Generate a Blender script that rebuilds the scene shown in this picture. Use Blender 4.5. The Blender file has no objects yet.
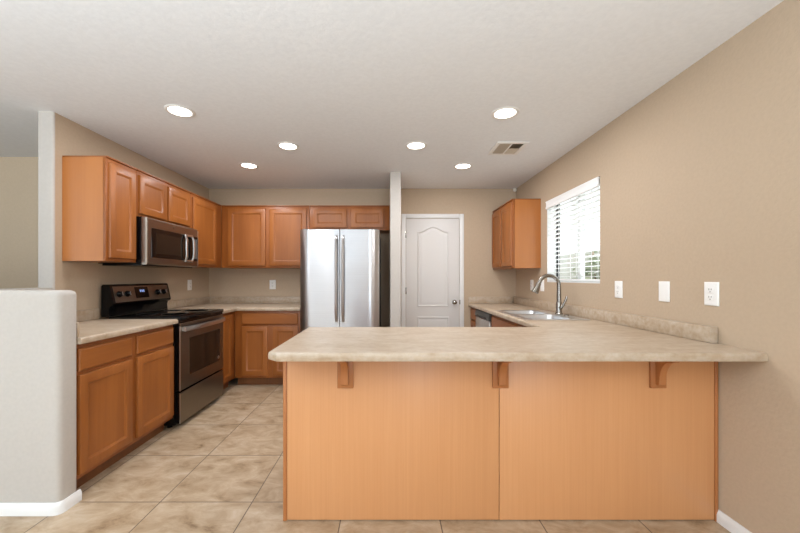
import bpy, bmesh, math, random
from mathutils import Vector, Matrix
random.seed(7)
S = bpy.context.scene
COL = S.collection
PI = math.pi

# ------------------------------------------------------------------ camera, world, light, exposure
cam_d = bpy.data.cameras.new('camera')
cam = bpy.data.objects.new('camera', cam_d)
COL.objects.link(cam)
cam.location = (0, 0, 1.25)
cam.rotation_euler = (PI/2, 0, 0)
cam_d.sensor_width = 36
cam_d.lens = 350/800*36
cam_d.shift_x = 11/800
cam_d.shift_y = 11.5/800
cam_d.clip_start = 0.05
S.camera = cam

S.view_settings.view_transform = 'Standard'
S.view_settings.look = 'None'
S.view_settings.exposure = -0.07
S.view_settings.gamma = 1.0
S.view_settings.use_curve_mapping = False

world = bpy.data.worlds.new('world')
S.world = world
world.use_nodes = True
bg = world.node_tree.nodes['Background']
bg.inputs['Color'].default_value = (0.93, 0.97, 1.0, 1)
bg.inputs['Strength'].default_value = 1.55

def area(name, loc, rot, sx, sy, power, color):
    d = bpy.data.lights.new(name, 'AREA')
    d.shape = 'RECTANGLE'
    d.size, d.size_y, d.energy, d.color = sx, sy, power, color
    o = bpy.data.objects.new(name, d)
    COL.objects.link(o)
    o.location, o.rotation_euler = loc, rot
    return o
DAY = (0.74, 0.88, 1.0)
# added fill thrown up at the unseen ceiling behind the camera, and daylight from the left side window
area('added_ceiling_fill', (-1.25, -1.2, 1.3), (PI, 0, 0), 3.8, 2.0, 310, DAY)
area('side_window_daylight', (-5.95, 0.2, 1.25), (PI/2, 0, -PI/2), 2.2, 1.9, 18, DAY)
for x, p in ((-4.8, 38), (1.0, 58)):
    area('added_rear_fill', (x, -3.2, 1.2), (PI/2, 0, 0), 1.0 if x > 0 else 1.6, 2.0, p, DAY)  # frontal fill added at the unseen rear openings
area('kitchen_window_daylight', (2.35, 3.28, 0.55), (PI/2+1.05, 0, PI/2), 0.95, 0.6, 45, (0.88, 0.95, 1))

# ------------------------------------------------------------------ materials
def lin(c):
    c = c/255
    return c/12.92 if c <= 0.04045 else ((c+0.055)/1.055)**2.4
def rgb(r, g, b):
    return (lin(r), lin(g), lin(b), 1)

class NT:
    def __init__(s, name):
        s.m = bpy.data.materials.new(name)
        s.m.use_nodes = True
        s.t = s.m.node_tree
        s.b = s.t.nodes['Principled BSDF']
    def n(s, kind, **kw):
        nd = s.t.nodes.new(kind)
        for k, v in kw.items():
            if k in nd.inputs: nd.inputs[k].default_value = v
            else: setattr(nd, k, v)
        return nd
    def l(s, a, b): s.t.links.new(a, b)
    def coords(s, scale=(1, 1, 1), loc=(0, 0, 0)):
        tc = s.n('ShaderNodeTexCoord')
        mp = s.n('ShaderNodeMapping')
        mp.inputs['Scale'].default_value = scale
        mp.inputs['Location'].default_value = loc
        s.l(tc.outputs['Object'], mp.inputs['Vector'])
        return mp.outputs['Vector']
    def ramp(s, fac, stops):
        r = s.n('ShaderNodeValToRGB')
        e = r.color_ramp.elements
        e[0].position, e[0].color = stops[0]
        e[1].position, e[1].color = stops[-1]
        for p, c in stops[1:-1]:
            q = e.new(p); q.color = c
        s.l(fac, r.inputs['Fac'])
        return r.outputs['Color']
    def bump(s, h, strength, dist):
        b = s.n('ShaderNodeBump')
        b.inputs['Strength'].default_value = strength
        b.inputs['Distance'].default_value = dist
        s.l(h, b.inputs['Height'])
        s.l(b.outputs['Normal'], s.b.inputs['Normal'])

def plain(name, col, rough=0.5, metal=0.0, **kw):
    t = NT(name)
    t.b.inputs['Base Color'].default_value = col
    t.b.inputs['Roughness'].default_value = rough
    t.b.inputs['Metallic'].default_value = metal
    for k, v in kw.items(): t.b.inputs[k].default_value = v
    # a trace of unevenness in the gloss
    nz = t.n('ShaderNodeTexNoise'); nz.inputs['Scale'].default_value = 30
    t.l(t.coords(), nz.inputs['Vector'])
    mr = t.n('ShaderNodeMapRange')
    mr.inputs['To Min'].default_value = max(0.02, rough-0.04); mr.inputs['To Max'].default_value = min(1, rough+0.04)
    t.l(nz.outputs['Fac'], mr.inputs['Value']); t.l(mr.outputs['Result'], t.b.inputs['Roughness'])
    return t.m

def paint(name, col, bump=0.25, rough=0.75, scale=55):
    t = NT(name)
    v = t.coords()
    n1 = t.n('ShaderNodeTexNoise'); n1.inputs['Scale'].default_value = scale; n1.inputs['Detail'].default_value = 3
    t.l(v, n1.inputs['Vector'])
    c2 = tuple(x*0.96 for x in col[:3]) + (1,)
    t.l(t.ramp(n1.outputs['Fac'], [(0.35, c2), (0.65, col)]), t.b.inputs['Base Color'])
    t.b.inputs['Roughness'].default_value = rough
    t.bump(n1.outputs['Fac'], bump, 0.004)
    return t.m

def wood(name, dark, light, axis='z', rough=0.42, fine=60, coat=0.03, blotch=0.75):
    t = NT(name)
    lo = 1.6
    sc = {'z': (fine, fine, lo), 'y': (fine, lo, fine), 'x': (lo, fine, fine)}[axis]
    n1 = t.n('ShaderNodeTexNoise'); n1.inputs['Scale'].default_value = 1; n1.inputs['Detail'].default_value = 5; n1.inputs['Distortion'].default_value = 0.5
    t.l(t.coords(sc), n1.inputs['Vector'])
    sc2 = {'z': (6, 6, 1.2), 'y': (6, 1.2, 6), 'x': (1.2, 6, 6)}[axis]
    n2 = t.n('ShaderNodeTexNoise'); n2.inputs['Scale'].default_value = 1; n2.inputs['Detail'].default_value = 3
    t.l(t.coords(sc2, (3.1, 1.7, 0.4)), n2.inputs['Vector'])
    mx = t.n('ShaderNodeMix'); mx.data_type = 'FLOAT'
    mx.inputs[0].default_value = blotch
    t.l(n1.outputs['Fac'], mx.inputs[2]); t.l(n2.outputs['Fac'], mx.inputs[3])
    t.l(t.ramp(mx.outputs[0], [(0.34, dark), (0.66, light)]), t.b.inputs['Base Color'])
    t.b.inputs['Roughness'].default_value = rough
    t.b.inputs['Coat Weight'].default_value = coat
    t.b.inputs['Coat Roughness'].default_value = 0.22
    t.bump(n1.outputs['Fac'], 0.06, 0.001)
    return t.m

M = {}
M['wall'] = paint('beige_wall_paint', rgb(189, 167, 142), 0.35)
M['wall_pale'] = paint('half_wall_and_lit_end_paint', rgb(190, 183, 175), 0.08)  # off-white of the half wall; on the wall ends it stands in for light
M['wall_white'] = paint('white_wall_paint', rgb(226, 223, 218), 0.1)
M['wall_far'] = paint('khaki_wall_paint', rgb(198, 178, 152), 0.2)
M['ceiling'] = paint('ceiling_paint', rgb(231, 231, 231), 0.2, 0.85, 40)
M['white_trim'] = plain('white_trim_paint', rgb(226, 224, 221), 0.4)
M['door_white'] = plain('white_door_paint', rgb(218, 214, 210), 0.45)
M['cab'] = wood('honey_maple_vertical', rgb(138, 78, 28), rgb(163, 97, 41))
M['cab_h'] = wood('honey_maple_along_y', rgb(138, 78, 28), rgb(163, 97, 41), 'y')
M['cab_hx'] = wood('honey_maple_along_x', rgb(138, 78, 28), rgb(163, 97, 41), 'x')
M['cab_frame'] = wood('honey_maple_frame', rgb(132, 72, 25), rgb(154, 89, 37))
M['cab_end'] = wood('maple_end_panel', rgb(172, 104, 46), rgb(184, 115, 54), 'z', 0.38, 90, 0.5)
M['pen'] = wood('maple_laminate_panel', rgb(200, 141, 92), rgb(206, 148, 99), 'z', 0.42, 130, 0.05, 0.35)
M['pen_trim'] = wood('shaded_maple_trim', rgb(160, 98, 52), rgb(180, 116, 66), 'z', 0.45, 90, 0.02)  # darkened to carry the shade under the counter overhang
M['toe'] = wood('dark_toe_board', rgb(110, 66, 34), rgb(132, 82, 44))
M['black'] = plain('black_enamel', rgb(10, 10, 11), 0.16, 0, **{'Specular IOR Level': 0.25})
M['black_glass'] = plain('black_glass', rgb(8, 8, 9), 0.05, 0, **{'Specular IOR Level': 0.3})
M['grey_case'] = plain('charcoal_fridge_case', rgb(84, 82, 79), 0.6)
M['dark_gap'] = plain('dark_gap', rgb(22, 20, 18), 0.9)
M['chrome'] = plain('brushed_nickel', rgb(150, 145, 138), 0.2, 1.0)
M['steel_light'] = plain('bright_steel_trim', rgb(205, 203, 200), 0.3, 1.0)
M['oven_window'] = plain('oven_window_glass', rgb(30, 24, 19), 0.08, 0, **{'Specular IOR Level': 0.35})
M['plate'] = plain('white_plastic', rgb(242, 240, 236), 0.35)
M['slot'] = plain('grey_slot', rgb(120, 116, 110), 0.7)
M['blind'] = plain('white_blind', rgb(244, 244, 242), 0.5, 0, **{'Subsurface Weight': 0.0})
M['vinyl'] = plain('white_vinyl', rgb(240, 240, 238), 0.4)
M['sensor'] = plain('white_sensor', rgb(230, 222, 210), 0.4)
M['vent'] = plain('vent_white', rgb(228, 224, 218), 0.5)
M['vent_slat'] = plain('vent_slat_grey', rgb(186, 172, 152), 0.6)
M['duct'] = plain('duct_shade', rgb(120, 104, 82), 0.9)
M['leaf'] = plain('green_leaf', rgb(182, 192, 164), 0.7)
M['yard_wall'] = paint('grey_block_wall', rgb(216, 214, 206), 0.5, 0.9, 20)
M['yard'] = paint('gravel_yard', rgb(222, 214, 200), 0.8, 0.95, 60)

def emissive(name, col, strength):
    t = NT(name)
    t.b.inputs['Base Color'].default_value = col
    t.b.inputs['Emission Color'].default_value = col
    t.b.inputs['Emission Strength'].default_value = strength
    return t.m
M['lamp'] = emissive('lamp_lens', (1.0, 0.95, 0.88, 1), 9)
M['display'] = emissive('blue_display', (0.35, 0.5, 1.0, 1), 0.5)

def glass(name):
    t = NT(name)
    out = t.t.nodes['Material Output']
    tr = t.n('ShaderNodeBsdfTransparent'); tr.inputs['Color'].default_value = (0.96, 0.98, 0.97, 1)
    gl = t.n('ShaderNodeBsdfGlossy'); gl.inputs['Roughness'].default_value = 0.02
    mx = t.n('ShaderNodeMixShader'); mx.inputs[0].default_value = 0.06
    t.l(tr.outputs[0], mx.inputs[1]); t.l(gl.outputs[0], mx.inputs[2]); t.l(mx.outputs[0], out.inputs['Surface'])
    return t.m
M['glass'] = glass('window_glass')

def steel(name, col, rough, aniso=0.6, streak='x', rot=0.0):
    t = NT(name)
    t.b.inputs['Metallic'].default_value = 1.0
    sc = {'x': (2, 2, 500), 'z': (400, 400, 1.5)}[streak]
    n1 = t.n('ShaderNodeTexNoise'); n1.inputs['Scale'].default_value = 1; n1.inputs['Detail'].default_value = 2
    t.l(t.coords(sc), n1.inputs['Vector'])
    c2 = tuple(x*0.92 for x in col[:3]) + (1,)
    t.l(t.ramp(n1.outputs['Fac'], [(0.3, c2), (0.7, col)]), t.b.inputs['Base Color'])
    t.b.inputs['Roughness'].default_value = rough
    t.b.inputs['Anisotropic'].default_value = aniso
    t.b.inputs['Anisotropic Rotation'].default_value = rot
    tg = t.n('ShaderNodeTangent'); tg.direction_type = 'RADIAL'; tg.axis = 'Z'
    t.l(tg.outputs['Tangent'], t.b.inputs['Tangent'])
    return t.m
M['fridge'] = steel('stainless_fridge_door', rgb(200, 200, 202), 0.30, 0.92, 'x', 0.25)
M['slate'] = steel('dark_stainless', rgb(140, 131, 120), 0.3, 0.5)
M['slate_mw'] = steel('dark_stainless_microwave', rgb(146, 135, 124), 0.28, 0.5)
M['steel'] = steel('stainless_dishwasher', rgb(196, 190, 184), 0.3, 0.4)
M['sink'] = plain('sink_steel', rgb(215, 215, 215), 0.32, 1.0)

def laminate(name):
    t = NT(name)
    v = t.coords((1, 1, 1))
    n1 = t.n('ShaderNodeTexNoise'); n1.inputs['Scale'].default_value = 5; n1.inputs['Detail'].default_value = 6; n1.inputs['Roughness'].default_value = 0.6; n1.inputs['Distortion'].default_value = 0.8
    t.l(t.coords((1, 2.4, 2.4)), n1.inputs['Vector'])
    n2 = t.n('ShaderNodeTexNoise'); n2.inputs['Scale'].default_value = 38; n2.inputs['Detail'].default_value = 4
    t.l(v, n2.inputs['Vector'])
    mx = t.n('ShaderNodeMix'); mx.data_type = 'FLOAT'; mx.inputs[0].default_value = 0.35
    t.l(n1.outputs['Fac'], mx.inputs[2]); t.l(n2.outputs['Fac'], mx.inputs[3])
    t.l(t.ramp(mx.outputs[0], [(0.33, rgb(165, 140, 112)), (0.5, rgb(181, 161, 138)), (0.67, rgb(194, 178, 160))]), t.b.inputs['Base Color'])
    t.b.inputs['Roughness'].default_value = 0.40
    return t.m
M['counter'] = laminate('travertine_laminate')

def tile_floor():
    t = NT('beige_slate_tile')
    T = 0.513
    tc = t.n('ShaderNodeTexCoord')
    mp = t.n('ShaderNodeMapping'); mp.inputs['Location'].default_value = (0.25+T*20, -1.953+T*20, 0)
    t.l(tc.outputs['Object'], mp.inputs['Vector'])
    br = t.n('ShaderNodeTexBrick')
    br.offset = 0.0; br.squash = 1.0
    br.inputs['Scale'].default_value = 1.0
    br.inputs['Brick Width'].default_value = T; br.inputs['Row Height'].default_value = T
    br.inputs['Mortar Size'].default_value = 0.0032; br.inputs['Mortar Smooth'].default_value = 0.3
    br.inputs['Color1'].default_value = (0, 0, 0, 1); br.inputs['Color2'].default_value = (1, 1, 1, 1)
    br.inputs['Mortar'].default_value = (0.5, 0.5, 0.5, 1)
    t.l(mp.outputs['Vector'], br.inputs['Vector'])
    # every tile gets its own piece of the mottling
    off = t.n('ShaderNodeVectorMath', operation='SCALE'); off.inputs['Scale'].default_value = 9.0
    t.l(br.outputs['Color'], off.inputs[0])
    add = t.n('ShaderNodeVectorMath', operation='ADD')
    t.l(mp.outputs['Vector'], add.inputs[0]); t.l(off.outputs['Vector'], add.inputs[1])
    n1 = t.n('ShaderNodeTexNoise'); n1.inputs['Scale'].default_value = 5.5; n1.inputs['Detail'].default_value = 9; n1.inputs['Roughness'].default_value = 0.68; n1.inputs['Distortion'].default_value = 0.5
    sc = t.n('ShaderNodeMapping'); sc.inputs['Scale'].default_value = (1, 1.7, 1); sc.inputs['Rotation'].default_value = (0, 0, 0.5)
    t.l(add.outputs['Vector'], sc.inputs['Vector']); t.l(sc.outputs['Vector'], n1.inputs['Vector'])
    col = t.ramp(n1.outputs['Fac'], [(0.30, rgb(126, 100, 72)), (0.42, rgb(163, 138, 109)), (0.56, rgb(181, 158, 131)), (0.72, rgb(196, 177, 155))])
    mx = t.n('ShaderNodeMix'); mx.data_type = 'RGBA'
    t.l(br.outputs['Fac'], mx.inputs[0]); t.l(col, mx.inputs[6]); mx.inputs[7].default_value = rgb(92, 76, 60)
    t.l(mx.outputs[2], t.b.inputs['Base Color'])
    t.b.inputs['Roughness'].default_value = 0.42
    inv = t.n('ShaderNodeMath', operation='SUBTRACT'); inv.inputs[0].default_value = 1.0
    t.l(br.outputs['Fac'], inv.inputs[1])
    sm = t.n('ShaderNodeMath', operation='MULTIPLY_ADD'); sm.inputs[1].default_value = 0.25
    t.l(n1.outputs['Fac'], sm.inputs[0]); t.l(inv.outputs[0], sm.inputs[2])
    t.bump(sm.outputs[0], 0.35, 0.003)
    return t.m
M['tile'] = tile_floor()

# ------------------------------------------------------------------ helpers
ORIGIN = {}          # world place of each thing's base; parts are drawn in world space and moved there
def root(name, label, cat, loc=(0, 0, 0), group=None):
    o = bpy.data.objects.new(name, None)
    COL.objects.link(o)
    o.location = loc
    o.empty_display_size = 0.05
    o['label'] = label; o['category'] = cat
    if group: o['group'] = group
    ORIGIN[o] = Vector(loc)
    return o
def link(name, bm, mat, parent=None):
    bmesh.ops.remove_doubles(bm, verts=bm.verts, dist=1e-6)
    bmesh.ops.recalc_face_normals(bm, faces=bm.faces)
    off = ORIGIN.get(parent, Vector((0, 0, 0))) if parent else Vector((0, 0, 0))
    if off.length: bmesh.ops.translate(bm, verts=bm.verts, vec=-off)
    me = bpy.data.meshes.new(name)
    bm.to_mesh(me); bm.free()
    for p in me.polygons: p.use_smooth = True
    me.set_sharp_from_angle(angle=math.radians(32))
    me.materials.append(mat)
    o = bpy.data.objects.new(name, me)
    COL.objects.link(o)
    if parent:
        o.parent = parent
        ORIGIN[o] = off
    return o
def tag(o, label, cat, group=None):
    o['label'] = label; o['category'] = cat
    if group: o['group'] = group
    return o
def struct(name, bm, mat, parent=None):
    o = link(name, bm, mat, parent)
    if not parent: o['kind'] = 'structure'
    return o
def kids(o): return [c for c in COL.objects if c.parent == o]
def copy_tree(o, parent=None):
    c = o.copy(); COL.objects.link(c); c.parent = parent
    for ch in kids(o): copy_tree(ch, c)
    return c
def BM(): return bmesh.new()

def box(bm, x0, x1, y0, y1, z0, z1, bev=0.0, seg=2):
    if x0 > x1: x0, x1 = x1, x0
    if y0 > y1: y0, y1 = y1, y0
    vs = [bm.verts.new(p) for p in ((x0, y0, z0), (x1, y0, z0), (x1, y1, z0), (x0, y1, z0),
                                    (x0, y0, z1), (x1, y0, z1), (x1, y1, z1), (x0, y1, z1))]
    fs = [bm.faces.new([vs[i] for i in q]) for q in ((3, 2, 1, 0), (4, 5, 6, 7), (0, 1, 5, 4), (1, 2, 6, 5), (2, 3, 7, 6), (3, 0, 4, 7))]
    if bev > 0:
        es = list({e for f in fs for e in f.edges})
        bmesh.ops.bevel(bm, geom=es, offset=bev, segments=seg, profile=0.5, affect='EDGES')
    return bm
def one(*a, **k): return box(BM(), *a, **k)

# a face plane: maps (u, v, n) to the world; n points out of the face
def plane(facing, at):
    if facing == '+X': return lambda u, v, n: (at+n, u, v)
    if facing == '-X': return lambda u, v, n: (at-n, u, v)
    if facing == '-Y': return lambda u, v, n: (u, at-n, v)
    if facing == '+Y': return lambda u, v, n: (u, at+n, v)
def rings(bm, loops, cap0=True, cap1=True):
    prev = None
    first = None
    for lp in loops:
        cur = [bm.verts.new(p) for p in lp]
        if prev:
            k = len(cur)
            for i in range(k):
                bm.faces.new((prev[i], prev[(i+1) % k], cur[(i+1) % k], cur[i]))
        else: first = cur
        prev = cur
    if cap0: bm.faces.new(first[::-1])
    if cap1: bm.faces.new(prev)
    return bm
def rect(P, u0, u1, v0, v1, i, n):
    return [P(u0+i, v0+i, n), P(u1-i, v0+i, n), P(u1-i, v1-i, n), P(u0+i, v1-i, n)]
def panel_door(bm, P, u0, u1, v0, v1, t=0.02, rail=0.055):
    r = min(rail, (u1-u0)*0.24, (v1-v0)*0.24)
    prof = [(0, 0.0), (0, t-0.004), (0.0015, t-0.0012), (0.004, t), (r, t), (r+0.003, t-0.003), (r+0.008, t-0.005), (r+0.013, t-0.010), (r+0.016, t-0.010)]
    return rings(bm, [rect(P, u0, u1, v0, v1, i, n) for i, n in prof])
def slab_front(bm, P, u0, u1, v0, v1, t=0.02):
    prof = [(0, 0.0), (0, t-0.008), (0.003, t-0.004), (0.010, t), (0.014, t)]
    return rings(bm, [rect(P, u0, u1, v0, v1, i, n) for i, n in prof])
def pbox(bm, P, u0, u1, v0, v1, n0, n1, bev=0.0):
    a, b = P(u0, v0, n0), P(u1, v1, n1)
    return box(bm, a[0], b[0], a[1], b[1], min(a[2], b[2]), max(a[2], b[2]), bev)

def tube(bm, pts, rad, seg=14, caps=True):
    pts = [Vector(p) for p in pts]
    rs = rad if isinstance(rad, (list, tuple)) else [rad]*len(pts)
    loops = []
    ref = None
    for i, p in enumerate(pts):
        d = (pts[min(i+1, len(pts)-1)] - pts[max(i-1, 0)]).normalized()
        if ref is None:
            ref = d.orthogonal().normalized()
        ref = (ref - d*ref.dot(d)).normalized()
        b = d.cross(ref)
        loops.append([p + (ref*math.cos(2*PI*k/seg) + b*math.sin(2*PI*k/seg))*rs[i] for k in range(seg)])
    return rings(bm, loops, caps, caps)
def lathe(bm, c, axis, prof, seg=32):
    """prof: list of (radius, distance along axis)"""
    c = Vector(c); a = Vector(axis).normalized(); u = a.orthogonal().normalized(); w = a.cross(u)
    loops = [[c + a*h + (u*math.cos(2*PI*k/seg)+w*math.sin(2*PI*k/seg))*max(r, 1e-4) for k in range(seg)] for r, h in prof]
    return rings(bm, loops)
def prism(bm, poly, ext):
    """closed outline (3-D points) extruded by ext"""
    e = Vector(ext)
    return rings(bm, [[Vector(p) for p in poly], [Vector(p)+e for p in poly]])
def slab(bm, cells, z0, z1, rnd, skip=lambda m: False):
    """flat slab made of neighbouring polygons, its outer top and bottom edges rounded"""
    top = {}
    def v(d, p, z):
        k = (round(p[0], 5), round(p[1], 5))
        if k not in d: d[k] = bm.verts.new((k[0], k[1], z))
        return d[k]
    bot = {}
    cnt = {}
    for c in cells:
        bm.faces.new([v(top, p, z1) for p in c])
        bm.faces.new([v(bot, p, z0) for p in c][::-1])
        for i in range(len(c)):
            a = tuple(round(q, 5) for q in c[i]); b = tuple(round(q, 5) for q in c[(i+1) % len(c)])
            cnt.setdefault(frozenset((a, b)), []).append((a, b))
    rims, low = [], []
    for k, l in cnt.items():
        if len(l) == 1:
            a, b = l[0]
            bm.faces.new((top[a], bot[a], bot[b], top[b]))
            mid = ((a[0]+b[0])/2, (a[1]+b[1])/2)
            if not skip(mid):
                rims.append((top[a], top[b])); low.append((bot[a], bot[b]))
    bm.edges.ensure_lookup_table()
    es = [bm.edges.get(p) for p in rims]
    bmesh.ops.recalc_face_normals(bm, faces=bm.faces)
    lo = [bm.edges.get(p) for p in low]
    bmesh.ops.bevel(bm, geom=[e for e in lo if e], offset=rnd*0.3, segments=2, profile=0.5, affect='EDGES')
    es = [bm.edges.get(p) for p in rims]
    bmesh.ops.bevel(bm, geom=[e for e in es if e], offset=rnd, segments=4, profile=0.5, affect='EDGES')
    return bm
def grid_cells(xs, ys, inside):
    out = []
    for i in range(len(xs)-1):
        for j in range(len(ys)-1):
            if inside((xs[i]+xs[i+1])/2, (ys[j]+ys[j+1])/2):
                out.append([(xs[i], ys[j]), (xs[i+1], ys[j]), (xs[i+1], ys[j+1]), (xs[i], ys[j+1])])
    return out

# ------------------------------------------------------------------ the room
XW, XL, YB, H = 1.693, -2.40, 4.664, 2.44
XE, YR, XF = -6.1, -3.3, 3.44          # far left wall, rear wall, wall of the next room
struct('floor', one(XE-0.1, XW+0.14, YR-0.1, YB+0.12, -0.1, 0), M['tile'])
struct('ceiling', one(XE-0.1, XW+0.14, YR-0.1, YB+0.12, H, H+0.1), M['ceiling'])
struct('wall_back', one(XL-0.114, XW, YB, YB+0.12, 0, H), M['wall'])
WY0, WY1, WZ0, WZ1 = 2.808, 3.75, 1.206, 2.07
b = BM()
TH = 0.14
box(b, XW, XW+TH, YR-0.1, WY0, 0, H); box(b, XW, XW+TH, WY1, YB+0.12, 0, H)
box(b, XW, XW+TH, WY0, WY1, 0, WZ0); box(b, XW, XW+TH, WY0, WY1, WZ1, H)
struct('wall_right', b, M['wall'])
b = BM()
box(b, XL-0.114, XL, 2.516, YB, 0, H)
struct('wall_left', b, M['wall'])
# rounded ends of the beige walls, their frontal light put into a paler colour
def wall_end(x0, x1, y0, y1):
    r = 0.014
    pts = [(x0, y1)]
    for k in range(7):
        a = PI+PI/2*k/6; pts.append((x0+r+r*math.cos(a), y0+r+r*math.sin(a)))
    for k in range(7):
        a = -PI/2+PI/2*k/6; pts.append((x1-r+r*math.cos(a), y0+r+r*math.sin(a)))
    pts.append((x1, y1))
    return prism(BM(), [(x, y, 0) for x, y in pts], (0, 0, H))
struct('wall_left_lit_end', wall_end(XL-0.114, XL, 2.50, 2.5158), M['wall_pale'])
struct('wall_fridge', one(0.011, 0.135, 3.946, YB, 0, H), M['wall'])
struct('wall_fridge_lit_end', wall_end(0.011, 0.135, 3.93, 3.9458), M['wall_pale'])
# low wall with rounded corners, returning to the left kitchen wall
b = BM()
HW = 1.183
box(b, XE, -1.744, 1.85, 1.97, 0, HW, 0.028, 4)
struct('wall_half', b, M['wall_pale'])
struct('wall_half_return', one(XL-0.114, XL, 1.972, 2.498, 0, HW-0.003), M['wall_pale'])
struct('wall_far', one(XE, XL-0.116, XF, XF+0.1, 0, H), M['wall_far'])
b = BM()
box(b, XE-0.1, XE, YR, -0.95, 0, H); box(b, XE-0.1, XE, 1.35, XF+0.1, 0, H)
box(b, XE-0.1, XE, -0.95, 1.35, 0, 0.25); box(b, XE-0.1, XE, -0.95, 1.35, 2.2, H)
struct('wall_side', b, M['wall_white'])
b = BM()
edges = [XE, -5.6, -4.0, -3.3, -2.15, -1.95, -0.75, 0.5, 1.5, XW]
for i in range(0, 9, 2): box(b, edges[i], edges[i+1], YR-0.1, YR, 0, H)
for i in (1, 3, 5, 7):
    box(b, edges[i], edges[i+1], YR-0.1, YR, 2.25, H); box(b, edges[i], edges[i+1], YR-0.1, YR, 0, 0.15)
struct('wall_rear', b, M['wall'])

def base_profile(P, u0, u1, hgt=0.062, t=0.014):
    bm = BM()
    pr = [(0, 0), (t, 0), (t, hgt*0.62), (t*0.75, hgt*0.78), (t*0.45, hgt*0.9), (t*0.3, hgt), (0, hgt)]
    return rings(bm, [[P(u0, v, n) for n, v in pr], [P(u1, v, n) for n, v in pr]])
struct('baseboard_right', base_profile(plane('-X', XW), YR, 1.798), M['white_trim'])
b = BM()
# baseboard wrapping the end of the low wall
pr = [(0, 0), (0.014, 0), (0.014, 0.04), (0.010, 0.052), (0.005, 0.062), (0, 0.062)]
path = [(XE, 1.85, 0, -1)]
cx, cr = -1.744-0.028, 0.028
for k in range(0, 7):
    a = -PI/2 + (PI/2)*k/6
    path.append((cx+cr*math.cos(a), 1.85+cr+cr*math.sin(a), math.cos(a), math.sin(a)))
path.append((-1.744, 1.9725, 1, 0))
rings(b, [[(x+nx*n, y+ny*n, v) for n, v in pr] for x, y, nx, ny in path])
struct('baseboard_half', b, M['white_trim'])
struct('baseboard_far', base_profile(plane('-Y', XF), XE, XL-0.12), M['white_trim'])

# window in the right wall
w = bpy.data.objects.new('window_1', None); COL.objects.link(w); w['kind'] = 'structure'
w.location = (XW+0.11, (WY0+WY1)/2, WZ0); ORIGIN[w] = Vector(w.location)
b = BM()
xa, xb = XW+0.085, XW+0.13
f = 0.022
box(b, xa, xb, WY0, WY0+f, WZ0, WZ1, 0.004); box(b, xa, xb, WY1-f, WY1, WZ0, WZ1, 0.004)
box(b, xa, xb, WY0+f, WY1-f, WZ0, WZ0+f, 0.004); box(b, xa, xb, WY0+f, WY1-f, WZ1-f, WZ1, 0.004)
box(b, xa, xb, (WY0+WY1)/2-0.025, (WY0+WY1)/2+0.025, WZ0+f, WZ1-f, 0.004)
link('window_frame', b, M['vinyl'], w)
b = BM()
box(b, xa+0.02, xa+0.024, WY0+f, (WY0+WY1)/2-0.025, WZ0+f, WZ1-f); box(b, xa+0.02, xa+0.024, (WY0+WY1)/2+0.025, WY1-f, WZ0+f, WZ1-f)
link('window_pane', b, M['glass'], w)
link('window_jamb', one(XW+0.002, xa-0.001, WY1-0.004, WY1-0.0005, WZ0+0.009, WZ1-0.001), M['vinyl'], w)
link('window_sill', one(XW+0.002, xa-0.001, WY0+0.001, WY1-0.001, WZ0+0.0005, WZ0+0.008), M['vinyl'], w)

# pantry door
d = bpy.data.objects.new('door_1', None); COL.objects.link(d); d['kind'] = 'structure'
d.location = (0.58, YB, 0); ORIGIN[d] = Vector(d.location)
P = plane('-Y', YB)
DX0, DX1, DZ = 0.222, 0.938, 2.045
b = BM()
cw = 0.058
def casing(u0, u1, v0, v1): pbox(b, P, u0, u1, v0, v1, 0.0, 0.018, 0.005)
casing(DX0-cw, DX0, 0, DZ+cw*0.98); casing(DX1, DX1+cw, 0, DZ+cw*0.98); casing(DX0, DX1, DZ, DZ+cw*0.98)
link('door_casing', b, M['white_trim'], d)
s0, s1, sz = DX0+0.004, DX1-0.004, DZ-0.005
ds = link('door_slab', pbox(BM(), P, s0, s1, 0.012, sz, 0.0005, 0.010, 0.002), M['door_white'], d)
def arch(u0, u1, v0, v1, rise, i, n, seg=18):
    pts = [P(u0+i, v0+i, n), P(u1-i, v0+i, n)]
    for k in range(seg+1):
        t = k/seg
        u = u1-i - (u1-u0-2*i)*t
        # cathedral curve: flat shoulders that sweep up into a crown
        z = v1 - i + rise*0.5*(1-math.cos(2*PI*t))
        pts.append(P(u, z, n))
    return pts
MP = [(0, 0.0095), (0.004, 0.019), (0.011, 0.021), (0.018, 0.018), (0.023, 0.0103), (0.034, 0.0103), (0.056, 0.0175), (0.060, 0.0175)]
b = BM()
rings(b, [arch(0.376, 0.798, 0.868, 1.865, 0.072, i, n) for i, n in MP])
rings(b, [rect(P, 0.376, 0.798, 0.235, 0.735, i, n) for i, n in MP])
link('door_panel', b, M['door_white'], ds)
b = BM()
kx, kz = 0.868, 0.93
lathe(b, (kx, YB-0.010, kz), (0, -1, 0), [(0.031, 0), (0.031, 0.006), (0.024, 0.010), (0.012, 0.014), (0.012, 0.032), (0.022, 0.038), (0.028, 0.048), (0.026, 0.060), (0.014, 0.068), (0.001, 0.070)])
link('door_knob', b, M['chrome'], d)
for z in (1.83, 1.08, 0.3):
    link('hinge', pbox(BM(), P, DX0-0.006, DX0+0.010, z-0.045, z+0.045, 0.0105, 0.0205, 0.002), M['chrome'], d)
link('strike_plate', pbox(BM(), P, DX1-0.004, DX1+0.008, kz-0.03, kz+0.03, 0.0185, 0.0205), M['chrome'], d)

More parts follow.
